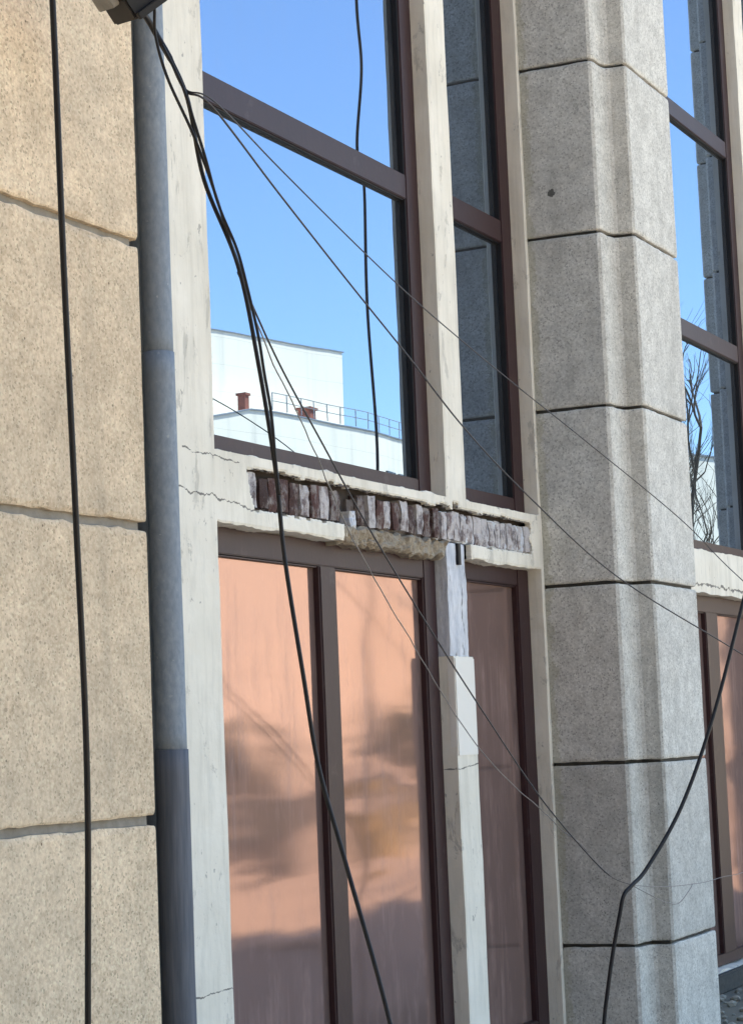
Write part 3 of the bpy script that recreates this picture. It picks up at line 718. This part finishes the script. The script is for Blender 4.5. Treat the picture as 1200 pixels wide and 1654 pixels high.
# cars
def paint(name, c): 
    t = NT(name); return t.end(t.pr(t.mix(t.noise(t.obj(), 2, 2), c, tuple(q*.85 for q in c)), .25, .1))
M['red'] = paint('dark_red_paint', (.20, .03, .03)); M['greyp'] = paint('grey_paint', (.10, .105, .11)); M['yellow'] = paint('yellow_plastic', (.55, .42, .14)); M['tyre'] = M['cable']
def car(x, y, rot, m, label):
    T_ = thing('parked_car', label, 'car', 'parked cars', (x, y, -.1)); T_.rotation_euler.z = R(rot)
    prof = [(-2.1, .35), (-2.15, .75), (-1.6, .9), (-1.45, .93), (-.95, 1.4), (.55, 1.43), (1.25, .95), (2.0, .82), (2.15, .6), (2.12, .35)]
    v = []; f = []; n = len(prof)
    for sy, in_ in ((-.82, 0), (-.66, 1), (.66, 1), (.82, 0)):
        pass
    rows = []
    for sy in (-.85, -.82, .82, .85):
        row = []
        for px, pz in prof:
            k = .14 if pz > 1 else 0
            yy = sy*(1-k) if abs(sy) > .83 else sy*(1-k)
            row.append(len(v)); v.append((px*(1 if abs(sy) > .83 else .995), yy, pz if abs(sy) < .83 else pz-.02 if pz > .4 else pz+.02))
        rows.append(row)
    for a, b in zip(rows[:-1], rows[1:]):
        for i in range(n): f.append((a[i], a[(i+1) % n], b[(i+1) % n], b[i]))
    f.append(tuple(rows[0][::-1])); f.append(tuple(rows[3]))
    link('body', mesh('body', v, f), m, T_)
    for s in (-1, 1):
        q = [(-1.25, .93), (-.88, 1.32), (.5, 1.35), (1.05, .93)]
        vv = [(a, s*(.855 if b < 1 else .75), b) for a, b in q]+[(a, s*(.80 if b < 1 else .70), b) for a, b in q]
        link('side_window', mesh('side_window', vv, [(0, 1, 2, 3), (7, 6, 5, 4), (0, 4, 5, 1), (1, 5, 6, 2), (2, 6, 7, 3)]), M['dark'], T_)
        for xx in (-1.3, 1.35):
            a_, b_ = tube([Vector((xx, s*.68, .31)), Vector((xx, s*.87, .31))], .31, 18); wh = link('wheel', mesh('wheel', a_, b_), M['tyre'], T_)
            a_, b_ = tube([Vector((xx, s*.86, .31)), Vector((xx, s*.885, .31))], .18, 14); link('rim', mesh('rim', a_, b_), M['metal'], wh)
        a_, b_ = tube([Vector((2.10, s*.6, .66)), Vector((2.155, s*.6, .66))], .09, 10); link('headlight', mesh('headlight', a_, b_), M['white'], T_)
car(52, -24, 95, M['greyp'], 'dark grey car parked across the square, mirrored in the copper window')
fp = thing('flower_tub', 'low dark concrete flower tub on the pavement, mirrored in the copper window', 'planter', None, (24.6, -5.3, -.1))
v, f = prism([(math.cos(k*math.pi/8)*.42, math.sin(k*math.pi/8)*.42) for k in range(16)], 0, .5); link('tub', mesh('tub', v, f), M['dark_mortar'], fp)
bl = MB()
for i in range(500):
    a = random.uniform(0, 6.28); q = random.uniform(0, .5); p = Vector((math.cos(a)*q, math.sin(a)*q, .52+random.uniform(0, .35)*(1-q))); d_ = Vector((random.uniform(-1, 1), random.uniform(-1, 1), random.uniform(-1, 1)))*.05
    k = len(bl.v); bl.v += [tuple(p), tuple(p+d_), tuple(p+d_.cross(Vector((0, 0, 1))))]; bl.f.append((k, k+1, k+2))
bl.build('plants', M['leaf'], fp)
gb = thing('grit_bin', 'yellow plastic grit bin standing on the pavement, mirrored in the copper window', 'bin', None, (26.3, -4.6, -.1))
MB().box(-.42, .42, -.3, .3, 0, .62).build('body', M['yellow'], gb, .03); MB().box(-.46, .46, -.34, .34, .625, .74).build('lid', M['yellow'], gb, .03)
tp = thing('tyre_planter', 'old tyre painted white as a planter, mirrored low in the copper window', 'planter', None, (14.6, .4, -.1))
v, f = tube([Vector((math.cos(a)*.26, math.sin(a)*.26, .10)) for a in [i*math.pi/16 for i in range(33)]], .09, 10, False)
link('tyre', mesh('tyre', v, f, True), M['white'], tp)
v, f = tube([Vector((0, 0, .02)), Vector((0, 0, .11))], .2, 16); link('soil', mesh('soil', v, f), M['earth'], tp)

# rubble and weeds at the foot of the far bay
random.seed(9); rb_ = MB()
for i in range(300):
    x, y = random.uniform(11.3, 16), random.uniform(2.9, 3.85); s = random.uniform(.010, .035)
    b = bmesh.new(); bmesh.ops.create_icosphere(b, subdivisions=1, radius=s)
    b.verts.index_update()
    vv = [(x+q.co.x*random.uniform(.7, 1.3), y+q.co.y*random.uniform(.7, 1.3), -.1+s*.4+q.co.z*.7) for q in b.verts]
    rb_.add(vv, [tuple(q.index for q in fc.verts) for fc in b.faces]); b.free()
o = rb_.build('rubble', M['rubble']); o['kind'] = 'stuff'; tag(o, 'loose pale rubble along the foot of the far window', 'rubble')
